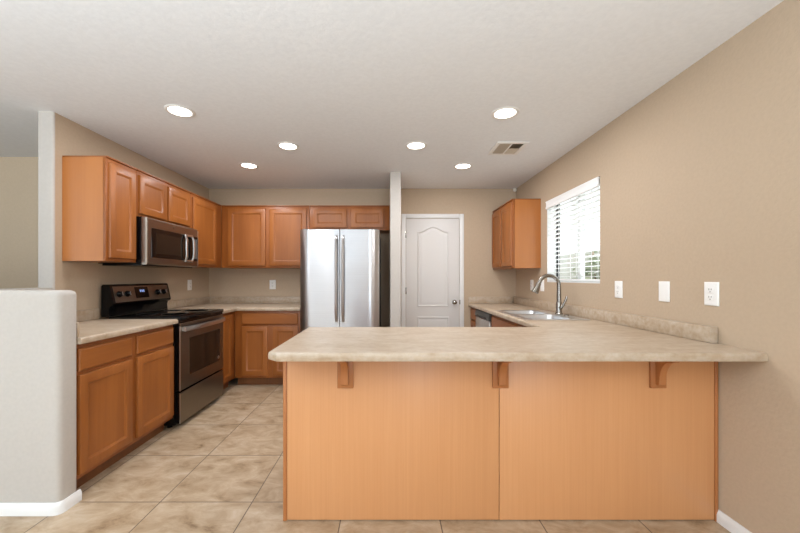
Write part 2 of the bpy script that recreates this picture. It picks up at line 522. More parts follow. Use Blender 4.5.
# what the window looks out on
struct('yard_ground', one(XW+TH+0.02, 9, -2, 14, -0.15, -0.02), M['yard'])
struct('yard_wall', one(5.2, 5.4, -2, 14, -0.02, 1.95), M['yard_wall'])
def shrub(name, label, x, y, r, hgt, n):
    t = root(name, label, 'shrub', (x, y, -0.02), 'shrubs outside the kitchen window')
    b = BM()
    for k in range(5):
        a = k*1.3
        tube(b, [(x, y, -0.02), (x+0.1*math.cos(a), y+0.1*math.sin(a), hgt*0.35), (x+r*0.6*math.cos(a), y+r*0.6*math.sin(a), hgt*0.8)], [0.025, 0.018, 0.006], 6)
    link('stem', b, M['toe'], t)
    b = BM()
    for k in range(n):
        th, ph = random.uniform(0, 2*PI), math.acos(random.uniform(-1, 1))
        q = r*random.uniform(0.55, 1.0)
        c = Vector((x+q*math.sin(ph)*math.cos(th), y+q*math.sin(ph)*math.sin(th), hgt*0.6+hgt*0.42*math.cos(ph)*q/r))
        m = Matrix.Rotation(random.uniform(0, 6.28), 3, 'Z') @ Matrix.Rotation(random.uniform(-1, 1), 3, 'X')
        l_, w_ = random.uniform(0.06, 0.1), random.uniform(0.025, 0.04)
        vs = [bm_v for bm_v in (b.verts.new(c+m@Vector(p)) for p in ((-l_, 0, 0), (0, -w_, 0.012), (l_, 0, 0), (0, w_, 0.012)))]
        b.faces.new(vs)
    link('foliage', b, M['leaf'], t)
shrub('garden_shrub', 'green shrub outside the window, seen low between the slats nearest the sink', 3.4, 5.6, 0.55, 1.65, 900)

# ------------------------------------------------------------------ cabinets
def cabinet(name, label, group, facing, at, u0, u1, v0, v1, depth, doors=(), drawers=(), rail_mat='cab_h', toe=0, end_mat=None, top_lip=True, loc=None, stile=None):
    """carcass behind the face plane 'at'; doors and drawer fronts laid over a face frame"""
    P = plane(facing, at)
    c = P((u0+u1)/2, v0, -depth/2)
    t = root(name, label, 'cabinet', (c[0], c[1], v0 if not toe else 0), group)
    b = BM()
    pbox(b, P, u0, u1, v0+toe, v1, -depth, -0.019)
    link('carcass', b, M[end_mat or 'cab'], t)
    # face frame: stiles, rails and the bars between the openings
    b = BM()
    pbox(b, P, u0, u1, v0+toe, v1, -0.0188, 0.0, 0.0012)
    link('face_frame', b, M['cab_frame'], t)
    if toe:
        pbox_b = pbox(BM(), P, u0+0.001, u1-0.001, v0, v0+toe-0.0005, -depth, -0.075)
        link('toe_board', pbox_b, M['toe'], t)
    if top_lip:
        link('top_edge', pbox(BM(), P, u0, u1, v1, v1+0.012, -depth, 0.012, 0.003), M['cab_frame'], t)
    for q in doors:
        link('door', panel_door(BM(), P, *q), M['cab'], t)
    for q in drawers:
        link('drawer', slab_front(BM(), P, *q), M[rail_mat], t)
    return t

UP = 'wall cabinets above the counters'
LO = 'base cabinets under the counters'
e = 0.0015
# left wall, upper run
cabinet('wall_cabinet', 'tall narrow honey wood wall cabinet with pale end panel, left of the microwave', UP, '+X', -2.08, 2.569, 2.878-e, 1.376, 2.138, 0.319, [(2.592, 2.856, 1.402, 2.105)], end_mat='cab_end')
cabinet('wall_cabinet', 'short two-door honey wood wall cabinet directly above the microwave', UP, '+X', -2.08, 2.878+e, 3.658-e, 1.762, 2.138, 0.319, [(2.902, 3.252, 1.785, 2.105), (3.284, 3.634, 1.785, 2.105)])
cabinet('wall_cabinet', 'one-door honey wood wall cabinet between the microwave and the back corner', UP, '+X', -2.08, 3.658+e, 4.342-e, 1.376, 2.138, 0.319, [(3.69, 4.20, 1.402, 2.105)])
# back wall, upper run
cabinet('wall_cabinet', 'two-door honey wood wall cabinet on the back wall left of the refrigerator', UP, '-Y', 4.344, -2.079, -0.985-e, 1.376, 2.138, 0.319, [(-1.994, -1.531, 1.402, 2.105), (-1.478, -1.022, 1.402, 2.105)])
cabinet('wall_cabinet', 'low two-door honey wood wall cabinet above the refrigerator', UP, '-Y', 4.344, -0.985+e, 0.009, 1.843, 2.138, 0.319, [(-0.940, -0.522, 1.872, 2.105), (-0.470, -0.062, 1.872, 2.105)])
# right wall
cabinet('wall_cabinet', 'two-door honey wood wall cabinet with pale end panel beside the window', UP, '-X', 1.385, 3.90, 4.662, 1.361, 2.123, 0.307, [(3.922, 4.268, 1.385, 2.095), (4.296, 4.642, 1.385, 2.095)], end_mat='cab_end')
# base cabinets
DRZ, DOZ = (0.716, 0.846), (0.128, 0.694)
cabinet('base_cabinet', 'two-door two-drawer honey wood base cabinet between low wall and black range', LO, '+X', -1.777, 1.974, 2.878, 0, 0.875, 0.62,
        [(1.992, 2.402, *DOZ), (2.452, 2.862, *DOZ)], [(1.992, 2.402, *DRZ), (2.452, 2.862, *DRZ)], toe=0.10, top_lip=False)
cabinet('base_cabinet', 'narrow honey wood corner base cabinet just beyond the black range', LO, '+X', -1.777, 3.655, 4.028, 0, 0.875, 0.62,
        [(3.70, 3.93, 0.128, 0.846)], [], toe=0.10, top_lip=False)
cabinet('base_cabinet', 'two-door one-drawer honey wood base cabinet on the back wall left of the refrigerator', LO, '-Y', 4.03, -1.774, -1.022, 0, 0.875, 0.63,
        [(-1.690, -1.392, *DOZ), (-1.334, -1.045, *DOZ)], [(-1.690, -1.045, *DRZ)], rail_mat='cab_hx', toe=0.10, top_lip=False)
cabinet('base_cabinet', 'slim honey wood base cabinet between dishwasher and back wall', LO, '-X', 1.10, 4.354, 4.660, 0, 0.875, 0.59,
        [(4.376, 4.640, *DOZ)], [(4.376, 4.640, *DRZ)], toe=0.10, top_lip=False)
t = cabinet('sink_cabinet', 'honey wood base cabinet under the sink, mostly hidden by the peninsula', LO, '-X', 1.10, 2.43, 3.742, 0, 0.70, 0.59,
        [(2.86, 3.26, 0.128, 0.60), (3.30, 3.70, 0.128, 0.60)], [], toe=0.10, top_lip=False)
b = BM()
pbox(b, plane('-X', 1.10), 2.43, 3.742, 0.701, 0.875, -0.0188, 0.0)
link('apron', b, M['cab_frame'], t)
link('false_drawer', slab_front(BM(), plane('-X', 1.10), 2.86, 3.70, *DRZ), M['cab_h'], t)

# peninsula
PY = 1.80
PX0, PX1 = -0.545, 1.690
t = root('peninsula_cabinet', 'long peninsula base clad in pale orange maple panels with three brackets', 'cabinet', ((PX0+PX1)/2, 2.08, 0))
link('carcass', one(PX0+0.012, PX1, PY+0.0125, 2.37, 0, 0.875), M['pen_trim'], t)
link('back_panel', one(PX0+0.021, 0.565, PY, PY+0.012, 0.006, 0.875, 0.0012), M['pen'], t)
link('back_panel', one(0.5685, 1.673, PY, PY+0.012, 0.006, 0.875, 0.0012), M['pen'], t)
link('corner_trim', one(PX0, PX0+0.020, PY-0.003, 2.37, 0, 0.875, 0.004), M['pen_trim'], t)
link('scribe_strip', one(1.674, PX1, PY-0.006, PY+0.012, 0, 0.875, 0.003), M['pen_trim'], t)
for cxx in (-0.224, 0.571, 1.378):
    bp = link('corbel', one(cxx-0.041, cxx+0.041, PY-0.013, PY-0.0005, 0.686, 0.875, 0.003), M['pen_trim'], t)
    pts = [(PY-0.0135, 0.705), (PY-0.030, 0.705), (PY-0.036, 0.712)]
    for k in range(0, 13):                      # concave sweep out to the counter's underside
        a = PI/2*k/12
        pts.append((PY-0.038-0.075*(1-math.cos(a)), 0.735+0.105*math.sin(a)))
    pts += [(PY-0.120, 0.846), (PY-0.120, 0.8745), (PY-0.0135, 0.8745)]
    b = prism(BM(), [(cxx-0.017, y, z) for y, z in pts], (0.034, 0, 0))
    link('bracket_arm', b, M['pen_trim'], bp)

# ------------------------------------------------------------------ worktops
CT0, CT1, SPZ = 0.876, 0.914, 1.0
WT = 'travertine-look laminate worktops'
def splash(P, u0, u1, parent, t=0.022, cap=False):
    b = pbox(BM(), P, u0, u1, CT1+0.0003, SPZ, 0.0006, t, 0.006)
    return link('backsplash', b, M['counter'], parent)
# left, between low wall and range
t = root('worktop', 'short beige laminate worktop between low wall and black range', 'worktop', (-2.07, 2.43, CT0), WT)
XCF = -1.735
link('top', slab(BM(), grid_cells([XL+0.001, XCF], [1.9735, 2.880], lambda x, y: True), CT0, CT1, 0.014, lambda m: m[0] < XL+0.01 or m[1] < 2.0), M['counter'], t)
splash(plane('+X', XL), 1.992, 2.880, t)
splash(plane('+Y', 1.972), XL+0.024, XCF-0.022, t, 0.018)
# corner, beyond the range
t = root('worktop', 'beige laminate corner worktop from the range to the refrigerator', 'worktop', (-1.8, 4.3, CT0), WT)
cells = grid_cells([XL+0.001, XCF, -1.015], [3.652, 4.022-0.03, YB-0.001], lambda x, y: x < XCF or y > 3.992)
link('top', slab(BM(), cells, CT0, CT1, 0.014, lambda m: m[0] < XL+0.01 or m[1] > YB-0.01), M['counter'], t)
splash(plane('+X', XL), 3.652, YB-0.0235, t)
splash(plane('-Y', YB), XL+0.001, -1.017, t)
# peninsula and window run, one continuous top with the sink cut out
t = root('worktop', 'wide L-shaped beige laminate worktop of the peninsula and window run', 'worktop', (0.6, 2.0, CT0), WT)
YE, YK, XP, XR = 1.563, 2.41, -0.555, 1.055
SX0, SX1, SY0, SY1 = 1.112, 1.578, 2.80, 3.58
xs = [XP, XP+0.05, XR, SX0, SX1, XW-0.001]
ys = [YE, YE+0.045, YK, SY0, SY1, YB-0.001]
def inside(x, y):
    if SX0 < x < SX1 and SY0 < y < SY1: return False
    return y < YK or x > XR
cells = grid_cells(xs, ys, inside)
cells[0] = [(XP+0.05, YE), (XP+0.05, YE+0.045), (XP, YE+0.045)]      # clipped front corner
link('top', slab(BM(), cells, CT0, CT1, 0.013, lambda m: m[0] > XW-0.01 or m[1] > YB-0.01 or (SX0-0.01 < m[0] < SX1+0.01 and SY0-0.01 < m[1] < SY1+0.01)), M['counter'], t)
splash(plane('-X', XW), 1.797, YB-0.001, t, 0.044)
splash(plane('-Y', YB), XR+0.004, XW-0.046, t)

# ------------------------------------------------------------------ sink and faucet
t = root('sink', 'double-bowl stainless steel sink set into the worktop under the window', 'sink', (1.345, 3.19, CT1))
rx0, rx1, ry0, ry1 = 1.090, 1.600, 2.778, 3.602
bowls = [(1.128, 1.480, 2.822, 3.165), (1.128, 1.480, 3.212, 3.560)]
b = BM()
xs = [rx0, bowls[0][0], bowls[0][1], rx1]
ys = [ry0, bowls[0][2], bowls[0][3], bowls[1][2], bowls[1][3], ry1]
inb = lambda x, y: any(q[0] < x < q[1] and q[2] < y < q[3] for q in bowls)
slab(b, grid_cells(xs, ys, lambda x, y: not inb(x, y)), CT1+0.0004, CT1+0.006, 0.002, lambda m: rx0+0.01 < m[0] < rx1-0.01 and ry0+0.01 < m[1] < ry1-0.01)
link('rim', b, M['sink'], t)
for q in bowls:
    def lp(i, z, r):
        x0, x1, y0, y1 = q[0]+i, q[1]-i, q[2]+i, q[3]-i
        out = []
        for (cx_, cy_, a0) in ((x1-r, y1-r, 0), (x0+r, y1-r, PI/2), (x0+r, y0+r, PI), (x1-r, y0+r, 3*PI/2)):
            for k in range(5):
                a = a0+PI/2*k/4
                out.append((cx_+r*math.cos(a), cy_+r*math.sin(a), z))
        return out
    b = rings(BM(), [lp(-0.003, CT1+0.0064, 0.035), lp(0.003, CT1+0.003, 0.05), lp(0.010, CT1-0.05, 0.05), lp(0.018, CT1-0.15, 0.05),
                     lp(0.024, CT1-0.172, 0.05), lp(0.040, CT1-0.184, 0.05), lp(0.06, CT1-0.186, 0.05)], False, True)
    bw = link('bowl', b, M['sink'], t)
    link('drain', lathe(BM(), ((q[0]+q[1])/2, (q[2]+q[3])/2, CT1-0.186), (0, 0, 1), [(0.045, 0), (0.045, 0.004), (0.036, 0.005), (0.03, 0.002), (0.001, 0.002)]), M['chrome'], bw)

FX, FY, FZ = 1.556, 3.205, CT1+0.0062
t = root('faucet', 'brushed nickel gooseneck pull-down faucet at the back of the sink', 'faucet', (FX, FY, FZ))
link('base', lathe(BM(), (FX, FY, FZ), (0, 0, 1), [(0.034, 0), (0.034, 0.004), (0.030, 0.010), (0.027, 0.016), (0.026, 0.10), (0.022, 0.112), (0.0205, 0.118)]), M['chrome'], t)
R = 0.092
top_z = 1.273
pts, rr = [(FX, FY, FZ+0.11), (FX, FY, FZ+0.2)], [0.021, 0.0195]
for k in range(0, 15):
    a = PI*0.90*k/14
    pts.append((FX-R+R*math.cos(a), FY, top_z-R+R*math.sin(a))); rr.append(0.0175)
link('spout', tube(BM(), pts, rr, 16), M['chrome'], t)
lp_, dr = Vector(pts[-1]), (Vector(pts[-1])-Vector(pts[-2])).normalized()
b = tube(BM(), [lp_+dr*s for s in (0.001, 0.012, 0.03, 0.07, 0.098, 0.104)], [0.018, 0.021, 0.022, 0.027, 0.031, 0.026], 16)
link('spray_head', b, M['chrome'], t)
b = tube(BM(), [(FX, FY-0.020, FZ+0.06), (FX, FY-0.045, FZ+0.06)], 0.0135, 14)
tube(b, [(FX, FY-0.040, FZ+0.060), (FX+0.015, FY-0.050, FZ+0.085), (FX+0.032, FY-0.060, FZ+0.13), (FX+0.040, FY-0.064, FZ+0.165)], [0.0125, 0.012, 0.011, 0.008], 12)
link('handle', b, M['chrome'], t)
tag(link('hole_cover', lathe(BM(), (FX, FY-0.135, FZ), (0, 0, 1), [(0.022, 0), (0.022, 0.003), (0.018, 0.007), (0.001, 0.008)]), M['chrome']), 'small round nickel hole cover on the sink rim beside the faucet', 'cover')

# ------------------------------------------------------------------ dishwasher
t = root('dishwasher', 'stainless dishwasher with dark control strip under the window worktop', 'dishwasher', (1.39, 4.05, 0))
P = plane('-X', 1.10)
link('body', pbox(BM(), P, 3.748, 4.348, 0.09, 0.872, -0.56, -0.002), M['black'], t)
link('kick_plate', pbox(BM(), P, 3.75, 4.346, 0.0, 0.089, -0.50, -0.05), M['black'], t)
link('door', pbox(BM(), P, 3.752, 4.344, 0.11, 0.780, 0.0, 0.026, 0.005), M['steel'], t)
b = BM()
pr = [(0, 0.785), (0.024, 0.785), (0.032, 0.795), (0.032, 0.82), (0.026, 0.845), (0.022, 0.862), (0, 0.862)]
rings(b, [[P(3.752, v, n) for n, v in pr], [P(4.344, v, n) for n, v in pr]])
cp = link('control_panel', b, M['grey_case'], t)
link('handle', pbox(BM(), P, 3.86, 4.236, 0.799, 0.812, 0.0325, 0.042, 0.003), M['black'], t)

# ------------------------------------------------------------------ range
RY0, RY1 = 2.888, 3.646
t = root('range', 'black and dark stainless electric range between left base cabinets', 'range', (-2.05, 3.267, 0))
P = plane('+X', 0)
link('body', one(XL+0.026, -1.772, RY0, RY1, 0.03, 0.895, 0.003), M['black'], t)
for x in (-2.32, -1.84):
    for y in (RY0+0.05, RY1-0.05):
        link('foot', lathe(BM(), (x, y, 0), (0, 0, 1), [(0.02, 0), (0.02, 0.01), (0.012, 0.014), (0.012, 0.0295)], 14), M['black'], t)
ck = link('cooktop', one(XL+0.085, -1.722, RY0-0.003, RY1+0.003, 0.8965, 0.928, 0.007, 3), M['black'], t)
link('glass_surface', one(XL+0.125, -1.752, RY0+0.02, RY1-0.02, 0.9282, 0.9312, 0.001), M['black_glass'], ck)
for (x, y, r) in ((-1.90, RY0+0.21, 0.10), (-1.90, RY1-0.20, 0.115), (-2.13, RY0+0.20, 0.08), (-2.13, RY1-0.20, 0.075)):
    link('burner_ring', lathe(BM(), (x, y, 0.9313), (0, 0, 1), [(r-0.0025, 0), (r-0.0025, 0.0003), (r, 0.0003), (r, 0)], 40), M['grey_case'], ck)
# back guard: slanted hood shape, extruded along the range
def guard(y0, y1): 
    pr = [(-2.374, 0.9285), (-2.374, 1.180), (-2.362, 1.196), (-2.318, 1.196), (-2.306, 1.188), (-2.272, 1.035), (-2.278, 1.024), (-2.302, 1.012), (-2.312, 0.985), (-2.306, 0.9295)]
    return prism(BM(), [(x, y0, z) for x, z in pr], (0, y1-y0, 0))
bgd = link('back_guard', guard(RY0, RY1), M['black'], t)
def gp(y, s, n):      # point on the slanted front of the guard: s 0..1 up, n out
    a, c = Vector((-2.272, 0, 1.035)), Vector((-2.306, 0, 1.188))
    q = a+(c-a)*s
    nn = Vector((0.153, 0, 0.034)).normalized()
    q = q+nn*n
    return (q.x, y, q.z)
b = rings(BM(), [[gp(y, s, n) for y, s in ((RY0+0.025, 0.06), (RY1-0.02, 0.06), (RY1-0.02, 0.93), (RY0+0.025, 0.93))] for n in (0.0003, 0.003)])
link('control_panel', b, M['slate'], t)
GN = Vector((0.153, 0, 0.034)).normalized()
for y in (2.965, 3.055, 3.455, 3.545):
    b = lathe(BM(), gp(y, 0.50, 0.0032), GN, [(0.027, 0), (0.027, 0.004), (0.022, 0.006), (0.020, 0.026), (0.018, 0.029), (0.001, 0.030)], 22)
    k = link('knob', b, M['black'], t)
    c = Vector(gp(y, 0.5, 0.0335)); up = Vector((-0.034, 0, 0.153)).normalized(); yy = Vector((0, 1, 0))
    b = rings(BM(), [[c+up*a*0.016+yy*s*0.0035+GN*n for a, s in ((-1, -1), (1, -1), (1, 1), (-1, 1))] for n in (0, 0.004)])
    link('pointer', b, M['steel_light'], k)
b = rings(BM(), [[gp(y, s, n) for y, s in ((3.155, 0.22), (3.325, 0.22), (3.325, 0.86), (3.155, 0.86))] for n in (0.0032, 0.005)])
dp = link('display', b, M['black_glass'], t)
b = BM()
for i in range(3):
    y = 3.215+i*0.022
    rings(b, [[gp(q, s, n) for q, s in ((y, 0.56), (y+0.014, 0.56), (y+0.014, 0.70), (y, 0.70))] for n in (0.0051, 0.0055)])
link('clock_digits', b, M['display'], dp)
# oven door
XD = -1.7225
P = plane('+X', -1.770)
b = BM()
tdo = 0.0475
rings(b, [rect(P, RY0+0.004, RY1-0.004, 0.315, 0.872, i, n) for i, n in ((0, 0), (0, tdo-0.0085))])
od = link('oven_door', b, M['black'], t)
link('door_skin', rings(BM(), [rect(P, RY0+0.004, RY1-0.004, 0.315, 0.872, i, n) for i, n in ((0, tdo-0.0083), (0, tdo-0.004), (0.004, tdo))]), M['slate'], od)
od2 = link('window', rings(BM(), [rect(P, RY0+0.135, RY1-0.085, 0.415, 0.735, i, n) for i, n in ((0, tdo+0.0003), (0.001, tdo+0.002), (0.006, tdo+0.002))]), M['oven_window'], od)
link('edge_trim', pbox(BM(), P, RY0+0.001, RY0+0.0038, 0.315, 0.85, tdo-0.0085, tdo+0.0005), M['steel_light'], od)
# handle: a flat bowed bar across the top of the door
b = BM()
N = 16
L = []
for k in range(N+1):
    y = RY0+0.03+(RY1-RY0-0.06)*k/N
    bow = 0.052 - 0.022*abs(2*k/N-1)**3
    n0 = -1.770+tdo+bow
    L.append([(n0-0.012, y, 0.802), (n0, y, 0.806), (n0+0.003, y, 0.822), (n0, y, 0.842), (n0-0.012, y, 0.845)])
rings(b, L)
for y in (RY0+0.045, RY1-0.045):
    box(b, -1.770+tdo+0.0002, -1.770+tdo+0.025, y-0.016, y+0.016, 0.806, 0.842)
link('handle', b, M['steel_light'], od)
link('badge', lathe(BM(), (-1.770+tdo+0.0004, RY1-0.115, 0.452), (1, 0, 0), [(0.016, 0), (0.016, 0.003), (0.001, 0.004)], 22), M['steel_light'], od)
link('vent_strip', pbox(BM(), P, RY0+0.004, RY1-0.004, 0.876, 0.894, 0.0, 0.036), M['black'], t)
dr_ = link('storage_drawer', rings(BM(), [rect(P, RY0+0.004, RY1-0.004, 0.045, 0.297, i, n) for i, n in ((0, 0), (0, tdo-0.0085))]), M['black'], t)
link('drawer_skin', rings(BM(), [rect(P, RY0+0.004, RY1-0.004, 0.045, 0.297, i, n) for i, n in ((0, tdo-0.0083), (0, tdo-0.004), (0.004, tdo))]), M['slate'], dr_)
link('edge_trim', pbox(BM(), P, RY0+0.001, RY0+0.0038, 0.045, 0.297, tdo-0.0085, tdo+0.0005), M['steel_light'], dr_)

# ------------------------------------------------------------------ microwave
t = root('microwave', 'dark stainless over-the-range microwave with arched steel handle', 'microwave', (-2.2, 3.268, 1.355))
MY0, MY1, MZ0, MZ1 = 2.884, 3.652, 1.357, 1.757
link('body', one(XL+0.002, -2.040, MY0, MY1, MZ0+0.012, MZ1, 0.003), M['black'], t)
link('bottom_grille', one(XL+0.03, -2.045, MY0+0.01, MY1-0.01, MZ0-0.004, MZ0+0.0115), M['black'], t)
P = plane('+X', -2.0395)
tm = 0.045
mf = link('door', rings(BM(), [rect(P, MY0, MY1, MZ0+0.004, MZ1-0.002, i, n) for i, n in ((0, 0), (0, tm-0.014), (0.004, tm-0.005), (0.012, tm))]), M['slate_mw'], t)
link('glass_panel', rings(BM(), [rect(P, MY0+0.055, MY1-0.006, MZ0+0.065, MZ1-0.085, i, n) for i, n in ((0, tm+0.0003), (0.001, tm+0.002), (0.004, tm+0.002))]), M['black_glass'], mf)
link('window', rings(BM(), [rect(P, MY0+0.11, MY1-0.25, MZ0+0.105, MZ1-0.125, i, n) for i, n in ((0, tm+0.0022), (0.001, tm+0.0032), (0.004, tm+0.0032))]), M['oven_window'], mf)
b = BM()
hy0, hy1, hz0, hz1 = MY1-0.245, MY1-0.120, MZ0+0.055, MZ1-0.085
for sgn, yb in ((-1, hy0+0.008), (1, hy1-0.008)):
    L = []
    for k in range(13):
        f_ = k/12
        z = hz0+(hz1-hz0)*f_
        a = math.sin(PI*f_)
        y = yb + sgn*0.010*a
        n = -2.0395+tm+0.003+0.020*min(1, 1.9*a)
        L.append([(n, y-0.011, z), (n+0.010, y-0.009, z), (n+0.010, y+0.009, z), (n, y+0.011, z)])
    rings(b, L)
box(b, -2.0395+tm+0.0025, -2.0395+tm+0.02, hy0, hy1, hz1-0.016, hz1+0.006, 0.003); box(b, -2.0395+tm+0.0025, -2.0395+tm+0.02, hy0, hy1, hz0-0.006, hz0+0.016, 0.003)
link('handle', b, M['steel_light'], mf)
link('edge_trim', pbox(BM(), P, MY1-0.0055, MY1-0.001, MZ0+0.02, MZ1-0.02, tm+0.0003, tm+0.004), M['steel_light'], mf)
link('badge', lathe(BM(), (-2.0395+tm+0.0003, 3.25, MZ1-0.045), (1, 0, 0), [(0.012, 0), (0.012, 0.002), (0.001, 0.003)], 20), M['slate'], mf)
link('button_strip', pbox(BM(), P, MY1-0.075, MY1-0.018, MZ0+0.09, MZ1-0.11, tm+0.0022, tm+0.0028), M['grey_case'], mf)

# ------------------------------------------------------------------ refrigerator
FX0, FX1 = -0.968, -0.106
t = root('refrigerator', 'tall stainless french-door refrigerator between worktop and end wall', 'refrigerator', ((FX0+FX1)/2, 4.2, 0))
link('case', one(FX0+0.004, FX1-0.002, 3.8725, 4.60, 0.04, 1.765, 0.006), M['grey_case'], t)
for x in (FX0+0.08, FX1-0.08):
    for y in (3.95, 4.5): link('foot', lathe(BM(), (x, y, 0), (0, 0, 1), [(0.025, 0), (0.025, 0.0395)], 14), M['black'], t)
YF = 3.78
def bowed(x0, x1, z0, z1, xa, xb):
    """front with a gentle bow over xa..xb and rounded outer edge"""
    b = BM()
    n = 22
    pts = []
    mid, half = (xa+xb)/2, (xb-xa)/2
    for k in range(n+1):
        x = x0+(x1-x0)*k/n
        q = (x-mid)/half
        y = YF + 0.006*q*q + 0.036*max(0.0, abs(q)-0.74)**2/0.0676
        pts.append((x, y))
    loop = pts + [(x1, 3.868), (x0, 3.868)]
    ins = lambda z, d: [(x, y+(d if i <= n else 0), z) for i, (x, y) in enumerate(loop)]
    return rings(b, [ins(z0, 0.004), ins(z0+0.004, 0), ins(z1-0.004, 0), ins(z1, 0.004)])
xm = -0.532
ld = link('door', bowed(FX0, xm-0.004, 0.688, 1.778, FX0, FX1), M['fridge'], t)
rd = link('door', bowed(xm+0.004, FX1, 0.688, 1.778, FX0, FX1), M['fridge'], t)
fz = link('freezer_drawer', bowed(FX0, FX1, 0.075, 0.680, FX0, FX1), M['fridge'], t)
for s, par in ((-1, ld), (1, rd)):
    xh = xm+s*0.036
    b = BM()
    L = []
    for k in range(25):
        f_ = k/24
        z = 0.775+(1.715-0.775)*f_
        a = min(1, 5.5*f_, 5.5*(1-f_))
        a = math.sin(a*PI/2)
        y = YF-0.006-0.046*a
        w_ = 0.0155
        L.append([(xh-w_, y+0.006, z), (xh-w_*0.8, y-0.004, z), (xh, y-0.008, z), (xh+w_*0.8, y-0.004, z), (xh+w_, y+0.006, z), (xh, y+0.010, z)])
    rings(b, L)
    link('handle', b, M['fridge'], par)
b = tube(BM(), [(FX0+0.1, YF+0.002, 0.60), (FX0+0.12, YF-0.045, 0.60), (FX1-0.12, YF-0.045, 0.60), (FX1-0.1, YF+0.002, 0.60)], 0.012, 12)
link('handle', b, M['fridge'], fz)
link('hinge_cover', one(FX0+0.02, FX0+0.10, 3.83, 3.95, 1.7785, 1.788, 0.003), M['grey_case'], t)
link('hinge_cover', one(FX1-0.10, FX1-0.02, 3.83, 3.95, 1.7785, 1.788, 0.003), M['grey_case'], t)

# ------------------------------------------------------------------ outlets and switches: drawn facing -Y at the origin, then turned
def outlet(kind, label, loc, rz, group='white wall plates above the counters'):
    t = root('wall_outlet' if kind == 'duplex' else ('light_switch' if kind == 'switch' else 'wall_plate'), label,
             'outlet' if kind == 'duplex' else ('switch' if kind == 'switch' else 'wall plate'), (0, 0, 0), group)
    P = plane('-Y', -0.0006)
    w_, h_ = 0.041, 0.062
    link('cover_plate', rings(BM(), [rect(P, -w_, w_, -h_, h_, i, n) for i, n in ((0, 0), (0, 0.003), (0.004, 0.007), (0.006, 0.0075))]), M['plate'], t)
    if kind == 'duplex':
        for s in (-1, 1):
            r = link('receptacle', pbox(BM(), P, -0.0165, 0.0165, s*0.0195-0.0145, s*0.0195+0.0145, 0.0076, 0.010, 0.001), M['plate'], t)
            b = BM()
            for u, hh in ((-0.0065, 0.005), (0.0065, 0.004)): pbox(b, P, u-0.0016, u+0.0016, s*0.0195-hh+0.004, s*0.0195+hh+0.004, 0.0101, 0.0106)
            pbox(b, P, -0.0025, 0.0025, s*0.0195-0.011, s*0.0195-0.006, 0.0101, 0.0106)
            link('slot', b, M['slot'], r)
    elif kind == 'switch':
        link('rocker', pbox(BM(), P, -0.0165, 0.0165, -0.033, 0.033, 0.0076, 0.011, 0.0015), M['plate'], t)
    t.location = loc
    t.rotation_euler = (0, 0, rz)
    return t
RZ = -PI/2          # faces -X
outlet('duplex', 'white duplex outlet on the right wall, nearest the end of the backsplash', (XW, 1.834, 1.167), RZ)
outlet('blank', 'plain blank white wall plate between two outlets on the right wall', (XW, 2.15, 1.167), RZ)
outlet('duplex', 'white duplex outlet on the right wall just past the window edge', (XW, 2.576, 1.166), RZ)
outlet('switch', 'white rocker switch on the right wall behind the faucet spout, nearer the window', (XW, 3.86, 1.166), RZ)
outlet('duplex', 'white outlet on the right wall behind the faucet, nearest the back corner', (XW, 4.14, 1.166), RZ)
outlet('duplex', 'white outlet on the left wall beyond the black range', (XL, 4.21, 1.166), PI/2)
outlet('duplex', 'white duplex outlet on the back wall left of the refrigerator', (-1.55, YB, 1.162), 0)

# ------------------------------------------------------------------ blind
t = root('window_blind', 'white slatted blind hanging in the kitchen window', 'blind', (XW+0.03, (WY0+WY1)/2, WZ0))
by0, by1 = WY0+0.012, WY1-0.006
link('headrail', one(XW+0.012, XW+0.062, by0+0.004, by1-0.004, 2.012, WZ1-0.004), M['blind'], t)
vb = BM()
prv = [(XW-0.012, 1.985), (XW-0.018, 1.99), (XW-0.018, 2.0), (XW-0.012, 2.015), (XW-0.012, 2.045), (XW-0.018, 2.055), (XW-0.018, 2.064), (XW-0.004, 2.066), (XW-0.004, 1.985)]
prism(vb, [(x, by0-0.004, z) for x, z in prv], (0, by1-by0+0.006, 0))
link('valance', vb, M['blind'], t)
b = BM()
ns, zt, zb = 17, 1.972, 1.262
ang = math.radians(-3)
for k in range(ns):
    z = zt+(zb-zt)*k/(ns-1)
    cx_ = XW+0.036
    dx, dz = 0.025*math.cos(ang), 0.025*math.sin(ang)
    pr = []
    for q in (-1, -0.5, 0, 0.5, 1): pr.append((cx_+dx*q, z+dz*q+0.002*(1-q*q)+0.0012))
    for q in (1, 0.5, 0, -0.5, -1): pr.append((cx_+dx*q, z+dz*q+0.002*(1-q*q)-0.0012))
    prism(b, [(x, by0, zz) for x, zz in pr], (0, by1-by0, 0))
sl = link('slats', b, M['blind'], t)
link('bottom_rail', one(XW+0.013, XW+0.060, by0, by1, 1.222, 1.240, 0.004), M['blind'], t)
for y in (by0+0.12, (by0+by1)/2, by1-0.12):
    b = BM()
    for x in (XW+0.0085, XW+0.0635): box(b, x-0.0012, x+0.0012, y-0.004, y+0.004, 1.235, 2.013)
    link('ladder_tape', b, M['blind'], t)
link('tilt_wand', tube(BM(), [(XW+0.004, by1-0.10, 1.985), (XW+0.003, by1-0.10, 1.5), (XW+0.003, by1-0.10, 1.42)], [0.003, 0.003, 0.006], 8), M['blind'], t)
cd = link('pull_cord', tube(BM(), [(XW+0.004, by0+0.09, 1.985), (XW+0.004, by0+0.09, 1.47)], 0.0015, 6), M['blind'], t)
link('tassel', lathe(BM(), (XW+0.004, by0+0.09, 1.47), (0, 0, -1), [(0.003, 0), (0.009, 0.012), (0.010, 0.028), (0.005, 0.034)], 12), M['vent_slat'], cd)

